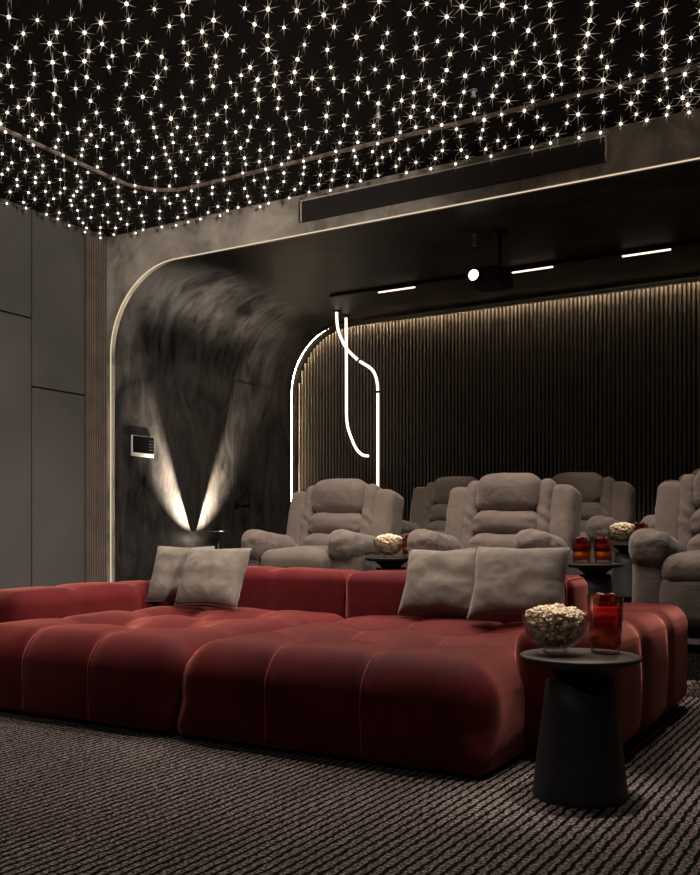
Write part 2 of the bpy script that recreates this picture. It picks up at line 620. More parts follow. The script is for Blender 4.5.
# rear chamber: left wall, cove and ceiling in one trowelled skin
mb = MB()
prof = arch_path(0.0, 0.0, XR, 28)
vs, fs = [], []
NY = 24
for j in range(NY + 1):
    y = YF + 0.06 + (YB + 0.25 - YF - 0.06) * j / NY
    for x, z in prof:
        vs.append((x, y, z))
n_ = len(prof)
for j in range(NY):
    for i in range(n_ - 1):
        fs.append((j * n_ + i, j * n_ + i + 1, (j + 1) * n_ + i + 1, (j + 1) * n_ + i))
mb.add(vs, fs, 0, True)
mb.box((XL + 0.3, YF + 0.06, ZT + 0.02), (XR, YB + 0.3, ZT + 0.1))
structure(mb.build('ceiling_rear', M['dark_plaster'], fix=False))
mb = MB()
mb.box((XL - 0.05, YB + 0.2, 0), (XR, YB + 0.28, ZT + 0.05))
structure(mb.build('wall_rear', M['slat_back']))

# slatted wall with rounded corner
PIN = 0.085
def panel_top(x):
    x0 = XL + PIN
    r = 0.76
    zt = ZT - PIN + 0.02
    if x >= x0 + r:
        return zt
    d = x0 + r - x
    return zt - r + math.sqrt(max(0.0, r * r - d * d))
mb = MB()
x = XL + PIN + 0.012
pitch = 0.0445
while x < XR:
    zt = panel_top(x)
    mb.prism([(x - 0.014, YB + 0.045), (x - 0.012, YB), (x + 0.012, YB), (x + 0.014, YB + 0.045)], RZ2, zt, 0, 'xy')
    x += pitch
outl = [(XL + PIN, RZ2)]
k = 0
xs_ = [XL + PIN + 0.76 * (1 - math.cos(PI / 2 * i / 16)) for i in range(17)]
for xx in xs_:
    outl.append((xx, panel_top(xx)))
outl += [(XR, panel_top(XR)), (XR, RZ2)]
mb.prism(outl, YB + 0.045, YB + 0.09, 1)
structure(mb.build('wall_back', [M['slat'], M['slat_back']]))
mb = MB()  # added lip in front of the light strip, hides it and shapes its glow
pa, pb = arch_path(0.0, RZ2, XR), arch_path(0.035, RZ2, XR)
for i in range(len(pa) - 1):
    for y0, y1 in ((YB - 0.105, YB - 0.098),):
        q = [(pa[i][0], pa[i][1]), (pa[i + 1][0], pa[i + 1][1]), (pb[i + 1][0], pb[i + 1][1]), (pb[i][0], pb[i][1])]
        mb.prism(q, y0, y1)
structure(mb.build('led_baffle', M['dark_plaster']))
tag(lip(arch_path(0.013, RZ2, XR), YB - 0.05, 0.004).build('led_strip', M['led']), 'bright warm light line round the edge of the slatted wall', 'light strip')

# concealed door in the black wall
d = thing_door = None
mb = MB()
mb.box((XL - 0.03, 8.58, RZ2), (XL + 0.008, 9.62, 2.74))
dr = structure(mb.build('door_1', M['dark_plaster']))
mb = MB()
mb.box((XL + 0.008, 8.62, 1.27), (XL + 0.018, 8.67, 1.37))
mb.tube([(XL + 0.015, 8.645, 1.32), (XL + 0.09, 8.645, 1.32), (XL + 0.095, 8.68, 1.325), (XL + 0.09, 8.82, 1.335)], 0.016, 8)
mb.tube([(XL + 0.05, 8.645, 1.32), (XL + 0.07, 8.73, 1.45)], 0.014, 8)
mb.build('door_handle', M['black'], dr)

# wall control panel
cp = thing('control_panel', 'black touch control panel with white lower rim on the black plaster wall', 'control panel', (XL, 7.09, 1.87))
mb = MB()
soft((0.018, 0, 0), (0.014, 0.155, 0.105), 0.008, (1, 4, 4), mb=mb)
mb.build('casing', M['white'], cp)
mb = MB()
mb.box((0.031, -0.149, -0.068), (0.035, 0.149, 0.099))
scn = mb.build('screen', M['screen'], cp)
mb = MB()
for j in range(4):
    mb.box((0.035, 0.085, 0.055 - j * 0.03), (0.0362, 0.10 + 0.008 * (j % 2), 0.064 - j * 0.03))
    mb.box((0.035, 0.117, 0.055 - j * 0.03), (0.0362, 0.127, 0.064 - j * 0.03))
mb.build('screen_icon', M['screen_mark'], scn)

# uplighter low on the black wall; an added blocker plate above the lamp shapes its V of light
UX, UY, UZ = XL + 0.40, 7.9, 0.92
up = thing('wall_uplighter', 'small black uplighter by the plaster wall behind the sofa cushions, throwing a split beam', 'wall lamp', (XL, UY, UZ))
mb = MB()
mb.lathe([(0.0, -0.585), (0.11, -0.585), (0.11, -0.575), (0.012, -0.565), (0.012, -0.16), (0.0, -0.16)], 24, 0, Matrix.Translation((0.40, 0, 0)))
mb.build('stand', M['black'], up)
mb = MB()
mb.lathe([(0.0, -0.17), (0.04, -0.17), (0.05, -0.15), (0.05, -0.02), (0.044, -0.02), (0.044, -0.03), (0.0, -0.03)], 20, 0, Matrix.Translation((0.40, 0, 0)))
mb.build('lamp_barrel', M['black'], up)
mb = MB()
mb.box((0.002, -0.044, 0.098), (0.389, 0.044, 0.101))
mb.build('beam_blocker', M['black'], up)

# ------------------------------------------------------------------ air diffuser on the fascia
DX0, DX1, DZ0, DZ1 = -4.34, -1.786, 3.612, 3.785
ad = thing('air_diffuser', 'long dark brown slot air diffuser set in the plaster band above the arch', 'air vent', ((DX0 + DX1) / 2, YF, DZ0))
hw = (DX1 - DX0) / 2
h_ = DZ1 - DZ0
mb = MB()
mb.box((-hw, -0.03, 0.0), (hw, -0.001, h_))
mb.build('face_panel', M['diffuser'], ad)
mb = MB()
mb.box((-hw - 0.008, -0.036, h_ - 0.006), (hw + 0.008, -0.001, h_ + 0.006))
mb.box((hw - 0.004, -0.036, 0.0), (hw + 0.008, -0.001, h_))
mb.box((-hw - 0.008, -0.036, 0.0), (-hw + 0.004, -0.001, h_))
mb.build('frame', M['diff_frame'], ad)
mb = MB()
for j in range(9):
    z = 0.02 + j * (h_ - 0.04) / 8
    mb.box((-hw + 0.006, -0.034, z - 0.003), (hw - 0.006, -0.0295, z + 0.003))
mb.build('louvre', M['diffuser'], ad)

# ------------------------------------------------------------------ ceiling track with light bars
TY = 8.63
mb = MB()
mb.box((-5.3, TY - 0.03, ZT - 0.03), (XR, TY + 0.03, ZT - 0.002))
tag(mb.build('lighting_track', M['black']), 'black magnetic lighting track along the dark rear ceiling', 'lighting track')
labs = ['shortest looking lit bar on the ceiling track, nearest the hanging glow tubes',
        'middle lit bar on the ceiling track beside the projector',
        'lit bar on the ceiling track farthest from the glow tubes']
for (x0, x1), lb in zip([(-4.72, -4.29), (-3.246, -2.837), (-2.19, -1.76)], labs):
    t = thing('track_light_bar', lb, 'track light', ((x0 + x1) / 2, TY, ZT - 0.03), 0, 'light bars on the ceiling track')
    w = (x1 - x0) / 2
    mb = MB()
    mb.box((-w - 0.02, -0.016, -0.012), (w + 0.02, 0.016, 0.0))
    mb.build('housing', M['black'], t)
    mb = MB()
    soft((0, 0, -0.018), (w, 0.010, 0.008), 0.006, (4, 1, 1), mb=mb)
    mb.build('diffuser', M['bar'], t)
for xk, lb in ((-3.75, 'small black track spot between the projector and the first light bar'), (-2.5, 'small black track spot between the two light bars beyond the projector')):
    t = thing('track_spot', lb, 'track light', (xk, TY, ZT - 0.03), 0)
    mb = MB()
    mb.box((-0.11, -0.016, -0.014), (0.11, 0.016, 0.0))
    mb.build('housing', M['black'], t)
    for k in range(4):
        mb = MB()
        mb.lathe([(0.013, -0.016), (0.013, -0.0142), (0.0, -0.0142)], 12, 0, Matrix.Translation((-0.075 + 0.05 * k, 0, 0)))
        mb.build('lens', M['grey'], t)

# ------------------------------------------------------------------ pendant glow tubes
def smooth_path(pts, n=8):
    P = [Vector(p) for p in pts]
    P = [P[0] * 2 - P[1]] + P + [P[-1] * 2 - P[-2]]
    out = []
    for i in range(1, len(P) - 2):
        for k in range(n):
            t = k / n
            a, b, c, d = P[i - 1], P[i], P[i + 1], P[i + 2]
            out.append(0.5 * ((2 * b) + (c - a) * t + (2 * a - 5 * b + 4 * c - d) * t * t + (3 * b - a - 3 * c + d) * t ** 3))
    out.append(P[-2])
    return out
ta = [(-5.627, 9.28, 3.589), (-5.605, 9.28, 3.355), (-5.511, 9.28, 3.149), (-5.418, 9.28, 3.043), (-5.326, 9.28, 2.964), (-5.169, 9.28, 2.86), (-5.111, 9.28, 2.771), (-5.088, 9.28, 2.679), (-5.082, 9.28, 2.588), (-5.082, 9.28, 2.442), (-5.082, 9.28, 2.16), (-5.082, 9.28, 1.822), (-5.082, 9.28, 1.462)]  # both tube paths traced from image pixels onto planes of fixed depth
tb = [(-5.64, 9.52, 3.534), (-5.637, 9.52, 3.215), (-5.635, 9.52, 2.802), (-5.635, 9.52, 2.508), (-5.632, 9.52, 2.366), (-5.613, 9.52, 2.236), (-5.566, 9.52, 2.116), (-5.524, 9.52, 2.026), (-5.477, 9.52, 1.959), (-5.41, 9.52, 1.909), (-5.336, 9.52, 1.895)]
for TYP, pts, lb in ((9.28, ta, 'glowing hanging tube that bends in an S then drops straight'), (9.52, tb, 'glowing hanging tube that drops straight then hooks at its foot')):
    P = [Vector(p) for p in pts]
    base = Vector((P[0].x, TYP, ZT))
    t = thing('pendant_tube_light', lb, 'pendant lamp', base, 0, 'glowing tubes hanging before the slatted wall')
    mb = MB()
    mb.tube([p - base for p in smooth_path(P, 6)], 0.016, 10)
    mb.build('light_tube', M['tube'], t)
    mb = MB()
    mb.tube([Vector((0, 0, 0)), P[0] - base + Vector((0, 0, 0.0))], 0.012, 8)
    mb.lathe([(0.0, 0.0), (0.05, 0.0), (0.05, -0.015), (0.0, -0.015)], 20)
    mb.build('ceiling_mount', M['black'], t)
    if pts is ta:
        for k in (4, 8):
            mb = MB()
            dvec = (P[k + 1] - P[k - 1]).normalized() * 0.014
            mb.tube([P[k] - base - dvec, P[k] - base + dvec], 0.0175, 12)
            mb.build('joint', M['black'], t)

# ------------------------------------------------------------------ projector
PX, PY = -2.95, 7.55
pj = thing('projector', 'black ceiling projector with bright lens hanging on a thin pole', 'projector', (PX, PY, ZT))
mb = MB()
mb.lathe([(0.0, 0), (0.07, 0), (0.07, -0.012), (0.02, -0.03), (0.0, -0.03)], 24)
mb.build('ceiling_rosette', M['black'], pj)
mb = MB()
mb.tube([(0, 0, -0.02), (0, 0, -0.27)], 0.014, 12)
mb.build('pole', M['black'], pj)
mb = MB()
soft((-0.085, 0.02, -0.385), (0.15, 0.17, 0.07), 0.03, (6, 5, 3), mb=mb)
body = mb.build('body', M['black'], pj)
T = Matrix.Translation((-0.165, -0.15, -0.385)) @ Matrix.Rotation(math.radians(90), 4, 'X')
mb = MB()
mb.lathe([(0.062, -0.01), (0.062, 0.04), (0.05, 0.045), (0.044, 0.03), (0.044, -0.01)], 28, 0, T, close=False)
mb.build('lens_ring', M['black'], pj)
mb = MB()
mb.sphere((0, 0, 0.022), 0.044, 20, 12, 0, (1, 1, 0.55), T)
mb.build('lens', M['lens'], pj)

def sprinkler(loc, label, ln):
    t = thing('sprinkler_head', label, 'sprinkler', loc, 0)
    mb = MB()
    mb.lathe([(0.0, 0), (0.026, 0), (0.026, -0.006), (0.009, -0.011), (0.009, -ln), (0.0, -ln)], 16)
    mb.build('pipe', M['grey'], t)
    mb = MB()
    mb.lathe([(0.0, -ln), (0.013, -ln), (0.011, -ln - 0.025), (0.017, -ln - 0.028), (0.017, -ln - 0.032), (0.0, -ln - 0.032)], 16)
    mb.build('nozzle', M['white'], t)
sprinkler((-3.167, 7.516, ZT), 'small grey pendent sprinkler in the dark rear ceiling beside the projector pole', 0.06)  # all sprinkler positions computed from image pixels projected onto the ceilings
sprinkler((-2.372, 5.612, ZC), 'small pale sprinkler head among the ceiling stars above the air vent', 0.01)
sprinkler((-2.989, 5.462, ZC), 'slim grey sprinkler pipe hanging among the stars over the vent end', 0.07)

# ------------------------------------------------------------------ star lights
sinA, cosA = math.sin(math.radians(30.4)), math.cos(math.radians(30.4))     # heading of the camera
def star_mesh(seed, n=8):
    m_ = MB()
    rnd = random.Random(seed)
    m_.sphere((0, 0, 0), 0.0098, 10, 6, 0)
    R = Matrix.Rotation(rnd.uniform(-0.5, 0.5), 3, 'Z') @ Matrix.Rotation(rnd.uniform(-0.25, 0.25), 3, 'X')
    dirs = [(1, 0, 0), (0, 0, 1), (0, 1, 0), (0.62, -0.3, 0.62), (-0.62, 0.3, 0.62)]  # directions of the glare spikes, built as glowing geometry
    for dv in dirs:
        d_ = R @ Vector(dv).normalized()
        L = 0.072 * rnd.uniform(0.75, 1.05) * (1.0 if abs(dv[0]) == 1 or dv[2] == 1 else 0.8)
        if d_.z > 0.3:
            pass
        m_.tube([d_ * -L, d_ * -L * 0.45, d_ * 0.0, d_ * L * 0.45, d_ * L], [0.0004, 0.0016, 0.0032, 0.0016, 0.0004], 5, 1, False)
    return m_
star_src = []
# blue-noise star positions in strings
rnd = random.Random(21)
pts, beyond = [], []
cell = {}
def far_enough(x, y, dmin):
    cx, cy = int(x / 0.2), int(y / 0.2)
    for i in range(-1, 2):
        for j in range(-1, 2):
            for (a, b) in cell.get((cx + i, cy + j), ()):
                if (a - x) ** 2 + (b - y) ** 2 < dmin * dmin:
                    return False
    return True
def project(x, y, z):
    r, d_ = x * cosA + y * sinA, -x * sinA + y * cosA
    return 350 + 939 * r / d_, 533 - 939 * (z - 1) / d_, d_
tries = 0
while tries < 60000:
    tries += 1
    x, y = rnd.uniform(XL + 0.06, 1.4), rnd.uniform(1.5, YF - 0.06)
    if far_enough(x, y, 0.114 + 0.047 * (noise.noise((x * 1.3, y * 1.3, 3.0)) + 0.3)):
        cell.setdefault((int(x / 0.2), int(y / 0.2)), []).append((x, y))
        px, py, d_ = project(x, y, ZC)
        if d_ > 0.5 and -20 < px < 720 and -30 < py < 260:
            pts.append((d_, x, y))
        elif d_ > 1.5 and -420 < px < 1200 and py > -420:
            beyond.append((d_, x, y))
pts.sort()
ZS = ZC - 0.055
protos = []
lab_star = 'tiny warm white star light with modelled glare rays on the black ceiling'
for i, (d_, x, y) in enumerate(pts[:300]):
    if len(protos) < 6:
        o = star_mesh(i).build('star_light', [M['star_core'], M['star_glare']], fix=False)
        tag(o, lab_star, 'star light', 'star lights on the black ceiling')
        protos.append(o)
    else:
        o = protos[i % 6].copy()
        COL.objects.link(o)
    o.location = (x * S, y * S, ZS * S)
    o.rotation_euler = (0, 0, rnd.uniform(-0.4, 0.4))
    k = rnd.uniform(0.8, 1.2)
    o.scale = (k, k, k)
print('STARS', len(pts))

# the rest, smaller and farther: one object; own mesh around its centre
mb = MB()
far_glare = []
for i, (d_, x, y) in enumerate(pts[300:] + beyond):
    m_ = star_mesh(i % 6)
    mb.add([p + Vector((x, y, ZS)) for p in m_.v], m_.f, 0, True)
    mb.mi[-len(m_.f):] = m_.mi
M['star_glare_far'] = emit('star_glare_far', (1.0, 0.80, 0.60), 0.22, False)  # glare rays of the remaining stars, one even glow
o = mb.build('star_light_field', [M['star_core'], M['star_glare_far']], fix=False)
tag(o, 'dense far field of tiny warm star lights along the ceiling edge', 'star lights', None, 'stuff')

# ------------------------------------------------------------------ sofa
sofa = thing('sofa', 'deep red velvet two-section lounge sofa with tufted seats on striped carpet', 'sofa', (-3.05, 4.5, 0))
SX, SY = -3.05, 4.5
def seat_disp(hx, hy, hz, xs, ys):
    def f(q, n):
        x, y, z = q
        up_ = max(0.0, n.z)
        d_ = 0.0
        # crown of each cell
        d_ += 0.045 * up_ * (1 - (x / hx) ** 4) * (1 - (y / hy) ** 4)
        side = 1 - abs(n.z)
        d_ += 0.022 * side * max(0.0, 1 - (z / hz) ** 2)
        low = max(0.0, min(1.0, (z + hz) / (0.5 * hz)))
        for s in xs:
            if abs(n.x) < 0.8:
                edge = 1.0 if up_ < 0.6 else 0.55 + 0.45 * min(1.0, abs(y) / hy)
                d_ -= 0.017 * gauss(x - s, 0.03) * low * edge + 0.008 * gauss(x - s, 0.12) * low
        for s in ys:
            if abs(n.y) < 0.8:
                d_ -= 0.011 * gauss(y - s, 0.03) * low + 0.008 * gauss(y - s, 0.12) * low
        for a in xs:
            for b in ys:
                rr = math.hypot(x - a, y - b)
                d_ -= up_ * (0.085 * gauss(rr, 0.06) + 0.105 * gauss(rr, 0.22))
        d_ += 0.006 * noise.noise((x * 5, y * 5, z * 5))
        return d_
    return f
def seam_x(sb, hx, hy, hz, x):
    p = []
    n = 14
    for i in range(n):
        p.append(sb.at((x, -hy, -hz + 0.02 + (2 * hz - 0.02) * i / n)))
    for i in range(2 * n + 1):
        p.append(sb.at((x, -hy + 2 * hy * i / (2 * n), hz)))
    return p
def seam_y(sb, hx, hy, hz, y):
    p = []
    n = 14
    for i in range(n):
        p.append(sb.at((-hx, y, -hz + 0.02 + (2 * hz - 0.02) * i / n)))
    for i in range(2 * n + 1):
        p.append(sb.at((-hx + 2 * hx * i / (2 * n), y, hz)))
    for i in range(n + 1):
        p.append(sb.at((hx, y, hz - (2 * hz - 0.02) * i / n)))
    return p
seats = [(-4.67, -3.065), (-3.06, -1.43)]
for x0, x1 in seats:
    hx, hy, hz = (x1 - x0) / 2 - 0.014, (5.40 - 3.50) / 2 - 0.01, 0.225
    cx, cy, cz = (x0 + x1) / 2 - SX, (5.40 + 3.50) / 2 - SY, 0.012 + 0.225
    xs = [-hx / 3 - 0.0, hx / 3 - 0.03]
    ys = [-hy / 3, hy / 3]
    sb = Soft((cx, cy, cz), (hx, hy, hz), 0.15, (34, 38, 8), seat_disp(hx, hy, hz, xs, ys), None, 0.035)
    o = sb.mesh(MB()).build('seat_cushion', M['velvet'], sofa)
    mb = MB()
    for s in xs:
        mb.tube([p + Vector((0, 0, 0.001)) for p in seam_x(sb, hx, hy, hz, s)], 0.0045, 6)
    for s in ys:
        mb.tube(seam_y(sb, hx, hy, hz, s), 0.0038, 6)
    # edge piping at the front corners and round the top-left edge
    e = hx - 0.03
    mb.tube([sb.at((-hx, -hy, -hz + 0.03 + (2 * hz - 0.1) * i / 10)) for i in range(11)], 0.005, 6)
    mb.tube([sb.at((-hx, -hy + 2 * hy * i / 30, hz)) for i in range(31)], 0.004, 6)
    mb.build('piping', M['piping'], o)
def block_disp(hx, hy, hz, xs=(), ys=(), amp=0.02, zs=()):
    def f(q, n):
        x, y, z = q
        d_ = 0.0
        d_ += amp * abs(n.z) * (1 - (x / hx) ** 2) * (1 - (y / hy) ** 2)
        d_ += amp * abs(n.y) * (1 - (x / hx) ** 2) * (1 - (z / hz) ** 2)
        d_ += amp * abs(n.x) * (1 - (z / hz) ** 2) * (1 - (y / hy) ** 2)
        for s in xs:
            if abs(n.x) < 0.8:
                d_ -= 0.02 * gauss(x - s, 0.03) + 0.01 * gauss(x - s, 0.1)
        for s in ys:
            if abs(n.y) < 0.8:
                d_ -= 0.02 * gauss(y - s, 0.03) + 0.01 * gauss(y - s, 0.1)
        d_ += 0.004 * noise.noise((x * 4, y * 4, z * 4))
        return d_
    return f
for x0, x1 in ((-4.70, -3.225), (-3.22, -1.66)):
    hx, hy, hz = (x1 - x0) / 2 - 0.004, 0.20, 0.345
    c = ((x0 + x1) / 2 - SX, 5.58 - SY, 0.05 + 0.345 )
    third = 2 * hx / 3
    xs = [hx - third] if x0 < -4 else []
    if x0 < -4:
        xs = [-hx * 0.4, hx * 0.17]
    else:
        xs = [hx / 3]
    sb = Soft(c, (hx, hy, hz), 0.075, (26, 4, 8), block_disp(hx, hy, hz, xs))
    o = sb.mesh(MB()).build('backrest', M['velvet'], sofa)
    mb = MB()
    for s in xs + ([] if x0 < -4 else [-hx + 0.012, hx - 0.012]):
        pp = [sb.at((s, -hy, -hz + 0.1 + (2 * hz - 0.1) * i / 16)) for i in range(16)] + [sb.at((s, -hy + 2 * hy * i / 8, hz)) for i in range(9)]
        mb.tube(pp, 0.004, 6)
    mb.build('piping', M['piping'], o)
for x0, x1, top in ((-5.14, -4.71, 0.64), (-1.50, -1.05, 0.60)):
    hx, hy, hz = (x1 - x0) / 2, (5.66 - 3.95) / 2, top / 2 - 0.015
    c = ((x0 + x1) / 2 - SX, (5.66 + 3.95) / 2 - SY, 0.02 + hz)
    ys = [-hy / 3, hy / 3]
    sb = Soft(c, (hx, hy, hz), 0.10, (6, 30, 8), block_disp(hx, hy, hz, (), ys))
    o = sb.mesh(MB()).build('armrest', M['velvet'], sofa)
    mb = MB()
    for s in ys:
        mb.tube(seam_y(sb, hx, hy, hz, s), 0.004, 6)
    mb.build('piping', M['piping'], o)
mb = MB()
mb.box((-4.55 - SX, 3.60 - SY, 0.0), (-1.50 - SX, 5.3 - SY, 0.06))
mb.box((-4.55 - SX, 5.45 - SY, 0.0), (-1.70 - SX, 5.7 - SY, 0.06))
mb.box((-5.0 - SX, 4.05 - SY, 0.0), (-4.70 - SX, 5.55 - SY, 0.05))
mb.box((-1.42 - SX, 4.05 - SY, 0.0), (-1.10 - SX, 5.55 - SY, 0.05))
mb.build('plinth', M['sofa_base'], sofa)

# ------------------------------------------------------------------ throw cushions
def cushion_mesh(seed, w=0.25, h=0.25, t=0.085):
    """square knife-edge cushion, standing in the xz plane, base at z = 0"""
    rn = random.Random(seed)
    off = rn.uniform(0, 50)
    n = 26
    vs, fs = [], []
    def P(u, v, s):
        # pull the edges in between the corners
        pin = 0.075
        x = w * u * (1 - pin * (1 - v * v) * 0.0 - pin * (1 - abs(v)) * (abs(u) ** 3))
        z = h * v * (1 - pin * (1 - abs(u)) * (abs(v) ** 3))
        b = ((1 - u ** 4) * (1 - v ** 4)) ** 0.55
        y = s * t * b
        wr = 0.014 * b * noise.noise((u * 2.2 + off, v * 2.2, s * 3)) + 0.004 * b * noise.noise((u * 6 + off, v * 6, s))
        # a few folds that run in from the corners
        wr += 0.012 * math.sin(14 * (u - v) + off) * gauss(u + v, 0.55) * max(0, abs(u) - 0.45) * b
        # the lower corners sag a little
        return (x, y + s * wr, z + h)
    idx = {}
    for s in (-1, 1):
        for i in range(n + 1):
            for j in range(n + 1):
                u, v = -1 + 2 * i / n, -1 + 2 * j / n
                if s == 1 and (i in (0, n) or j in (0, n)):
                    idx[(s, i, j)] = idx[(-1, i, j)]
                else:
                    idx[(s, i, j)] = len(vs)
                    vs.append(P(u, v, s))
        for i in range(n):
            for j in range(n):
                q = [idx[(s, i, j)], idx[(s, i + 1, j)], idx[(s, i + 1, j + 1)], idx[(s, i, j + 1)]]
                fs.append(q if s < 0 else q[::-1])
    m_ = MB()
    m_.add(vs, fs, 0, True)
    edge = []
    for i in range(n):
        edge.append(vs[idx[(-1, i, 0)]])
    for j in range(n):
        edge.append(vs[idx[(-1, n, j)]])
    for i in range(n, 0, -1):
        edge.append(vs[idx[(-1, i, n)]])
    for j in range(n, -1, -1):
        edge.append(vs[idx[(-1, 0, j)]])
    return m_, edge
cush = [((-4.475, 5.15, 0.505), math.radians(10), 22, 'sand linen cushion half hidden behind its neighbour on the far sofa seat'),
        ((-4.06, 4.98, 0.505), math.radians(2), 24, 'sand linen cushion propped in front of another on the far sofa seat'),
        ((-2.40, 5.13, 0.505), math.radians(3), 24, 'sand linen cushion against the backrest, beside the gap between seats'),
        ((-1.87, 5.02, 0.505), math.radians(8), 25, 'larger looking sand linen cushion nearest the popcorn bowl')]
for i, (loc, rz, lean, lb) in enumerate(cush):
    m_, edge = cushion_mesh(i * 3 + 1, (0.235, 0.26, 0.26, 0.275)[i], 0.228 if i == 3 else 0.215)
    R = Matrix.Rotation(math.radians(-lean), 4, 'X')
    t = thing('throw_cushion', lb, 'cushion', loc, rz, 'linen throw cushions on the sofa')
    mm = MB()
    mm.add([R @ p for p in m_.v], m_.f, 0, True)
    mm.build('cover', M['linen'], t)
    mm = MB()
    mm.tube([R @ Vector(p) for p in edge], 0.004, 6, 0, False)
    mm.build('edge_piping', M['linen'], t)

# ------------------------------------------------------------------ recliner
def recliner():
    t = thing('recliner', '', 'recliner', (0, 0, 0), 0, 'greige recliner armchairs on the platforms')
    mat, pad = M['recliner'], M['pad']
    mb = MB()
    mb.box((-0.5, 0.06, 0.0), (0.5, 0.95, 0.06))
    mb.build('base', M['rubber'], t)
    def puff(h, a, wr=0.0, w2=0.0):
        def f(q, n):
            x, y, z = q
            d_ = a * abs(n.x) * (1 - (y / h[1]) ** 2) * (1 - (z / h[2]) ** 2)
            d_ += a * abs(n.y) * (1 - (x / h[0]) ** 2) * (1 - (z / h[2]) ** 2)
            d_ += a * abs(n.z) * (1 - (x / h[0]) ** 2) * (1 - (y / h[1]) ** 2)
            d_ += wr * noise.noise((x * 7, y * 7, z * 7)) + w2 * noise.noise((x * 22, y * 22, z * 22))
            return d_
        return f
    for s in (-1, 1):
        h = (0.115, 0.43, 0.255)
        mb = soft((s * 0.42, 0.47, 0.05 + 0.255), h, 0.06, (4, 10, 6), puff(h, 0.02, 0.006))
        arm = mb.build('arm', mat, t)
        # gathered pad, fat at the front
        h = (0.132, 0.27, 0.095)
        def pd(q, n, h=h):
            x, y, z = q
            front = max(0.0, min(1.0, (0.12 - y) / 0.4))
            d_ = 0.02 * abs(n.z) * (1 - (x / h[0]) ** 2)
            d_ += 0.02 * front * max(0.0, n.z + 0.3)
            d_ += front * 0.012 * math.sin(60 * x + 8 * noise.noise((x * 4, y * 9, z * 6))) * max(0.0, 1 - abs(y + 0.17) / 0.13)
            d_ += 0.004 * noise.noise((x * 9, y * 9, z * 9 + s))
            d_ += 0.0045 * noise.noise((x * 26, y * 26, z * 26 + s)) * front
            return d_
        T = Matrix.Translation((s * 0.42, 0.25, 0.548)) @ Matrix.Rotation(math.radians(-3), 4, 'X')
        mb = soft((0, 0, 0), h, 0.088, (8, 14, 4), pd, T)
        mb.build('arm_pad', pad, arm)
    h = (0.34, 0.40, 0.10)
    def sd(q, n):
        x, y, z = q
        d_ = 0.035 * max(0, n.z) * (1 - (x / 0.34) ** 2) * (1 - (y / 0.42) ** 2)
        d_ += 0.004 * noise.noise((x * 8, y * 8, z * 8))
        d_ += 0.006 * math.sin(70 * y) * max(0, abs(x) / 0.34 - 0.75)
        return d_
    mb = soft((0, 0.36, 0.43), h, 0.09, (10, 10, 3), sd)
    mb.build('seat', mat, t)
    h = (0.335, 0.07, 0.15)
    mb = soft((0, 0.05, 0.235), h, 0.05, (10, 3, 6), puff(h, 0.02, 0.006))
    mb.build('footrest', mat, t)
    # back, leaning
    B = Matrix.Translation((0, 0.655, 0.455)) @ Matrix.Rotation(math.radians(-15), 4, 'X')
    def part(name, c, h, r, a, wr=0.008, w2=0.002, n=(8, 4, 6), extra=None, m_=mat):
        base = puff(h, a, wr, w2)
        f = (lambda q, nn: base(q, nn) + extra(q, nn)) if extra else base
        soft(c, h, r, n, f, B).build(name, m_, t)
    pl = lambda q, nn: 0.004 * math.sin(75 * q[2]) * gauss(abs(q[0]) - 0.22, 0.05)
    part('back_shell', (0, 0.16, 0.27), (0.46, 0.09, 0.33), 0.06, 0.02)
    part('headrest', (0, -0.035, 0.515), (0.245, 0.125, 0.155), 0.085, 0.022, 0.01, 0.002, (9, 4, 6),
         lambda q, nn: 0.02 * max(0, -nn.y) * gauss(q[2] - 0.05, 0.08) - 0.03 * max(0, -nn.y) * max(0.0, -q[2] - 0.04) * 4)
    part('back_cushion', (0, -0.02, 0.275), (0.262, 0.13, 0.10), 0.08, 0.028, 0.008, 0.002, (10, 4, 5), pl)
    part('lumbar_cushion', (0, -0.025, 0.09), (0.27, 0.14, 0.095), 0.08, 0.025, 0.008, 0.002, (10, 4, 5), pl)
    for s in (-1, 1):
        part('bolster', (s * 0.298, 0.015, 0.33), (0.062, 0.125, 0.30), 0.055, 0.012, 0.006, 0.003, (3, 4, 24),
             lambda q, nn: 0.006 * math.sin(60 * q[2] + 5 * q[0] * 10) * gauss(q[2] + 0.02, 0.13))
        part('wing', (s * 0.42, 0.035, 0.28), (0.10, 0.125, 0.305), 0.055, 0.012, 0.008, 0.001, (4, 5, 10))
    return t
rc = recliner()
Y1, Y2 = 6.24, 8.42
rec = [(-4.18, Y1, RZ1, 'greige recliner in the front row nearest the black plaster wall'),
       (-2.64, Y1, RZ1, 'greige recliner in the middle of the front row, behind the two cushions'),
       (-1.0, Y1, RZ1, 'greige front row recliner cut by the edge, beside the carpeted step'),
       (-4.06, Y2, RZ2, 'greige back row recliner before the straight hanging glow tube'),
       (-2.76, Y2, RZ2, 'greige back row recliner seen behind the two red tumblers'),
       (-1.44, Y2, RZ2, 'greige back row recliner mostly hidden behind the cut-off front recliner')]
for i, (x, y, z, lb) in enumerate(rec):
    if i == 0:
        rc.location = (x * S, y * S, z * S)
        rc['label'] = lb
    else:
        dup(rc, (x, y, z), 0, lb)

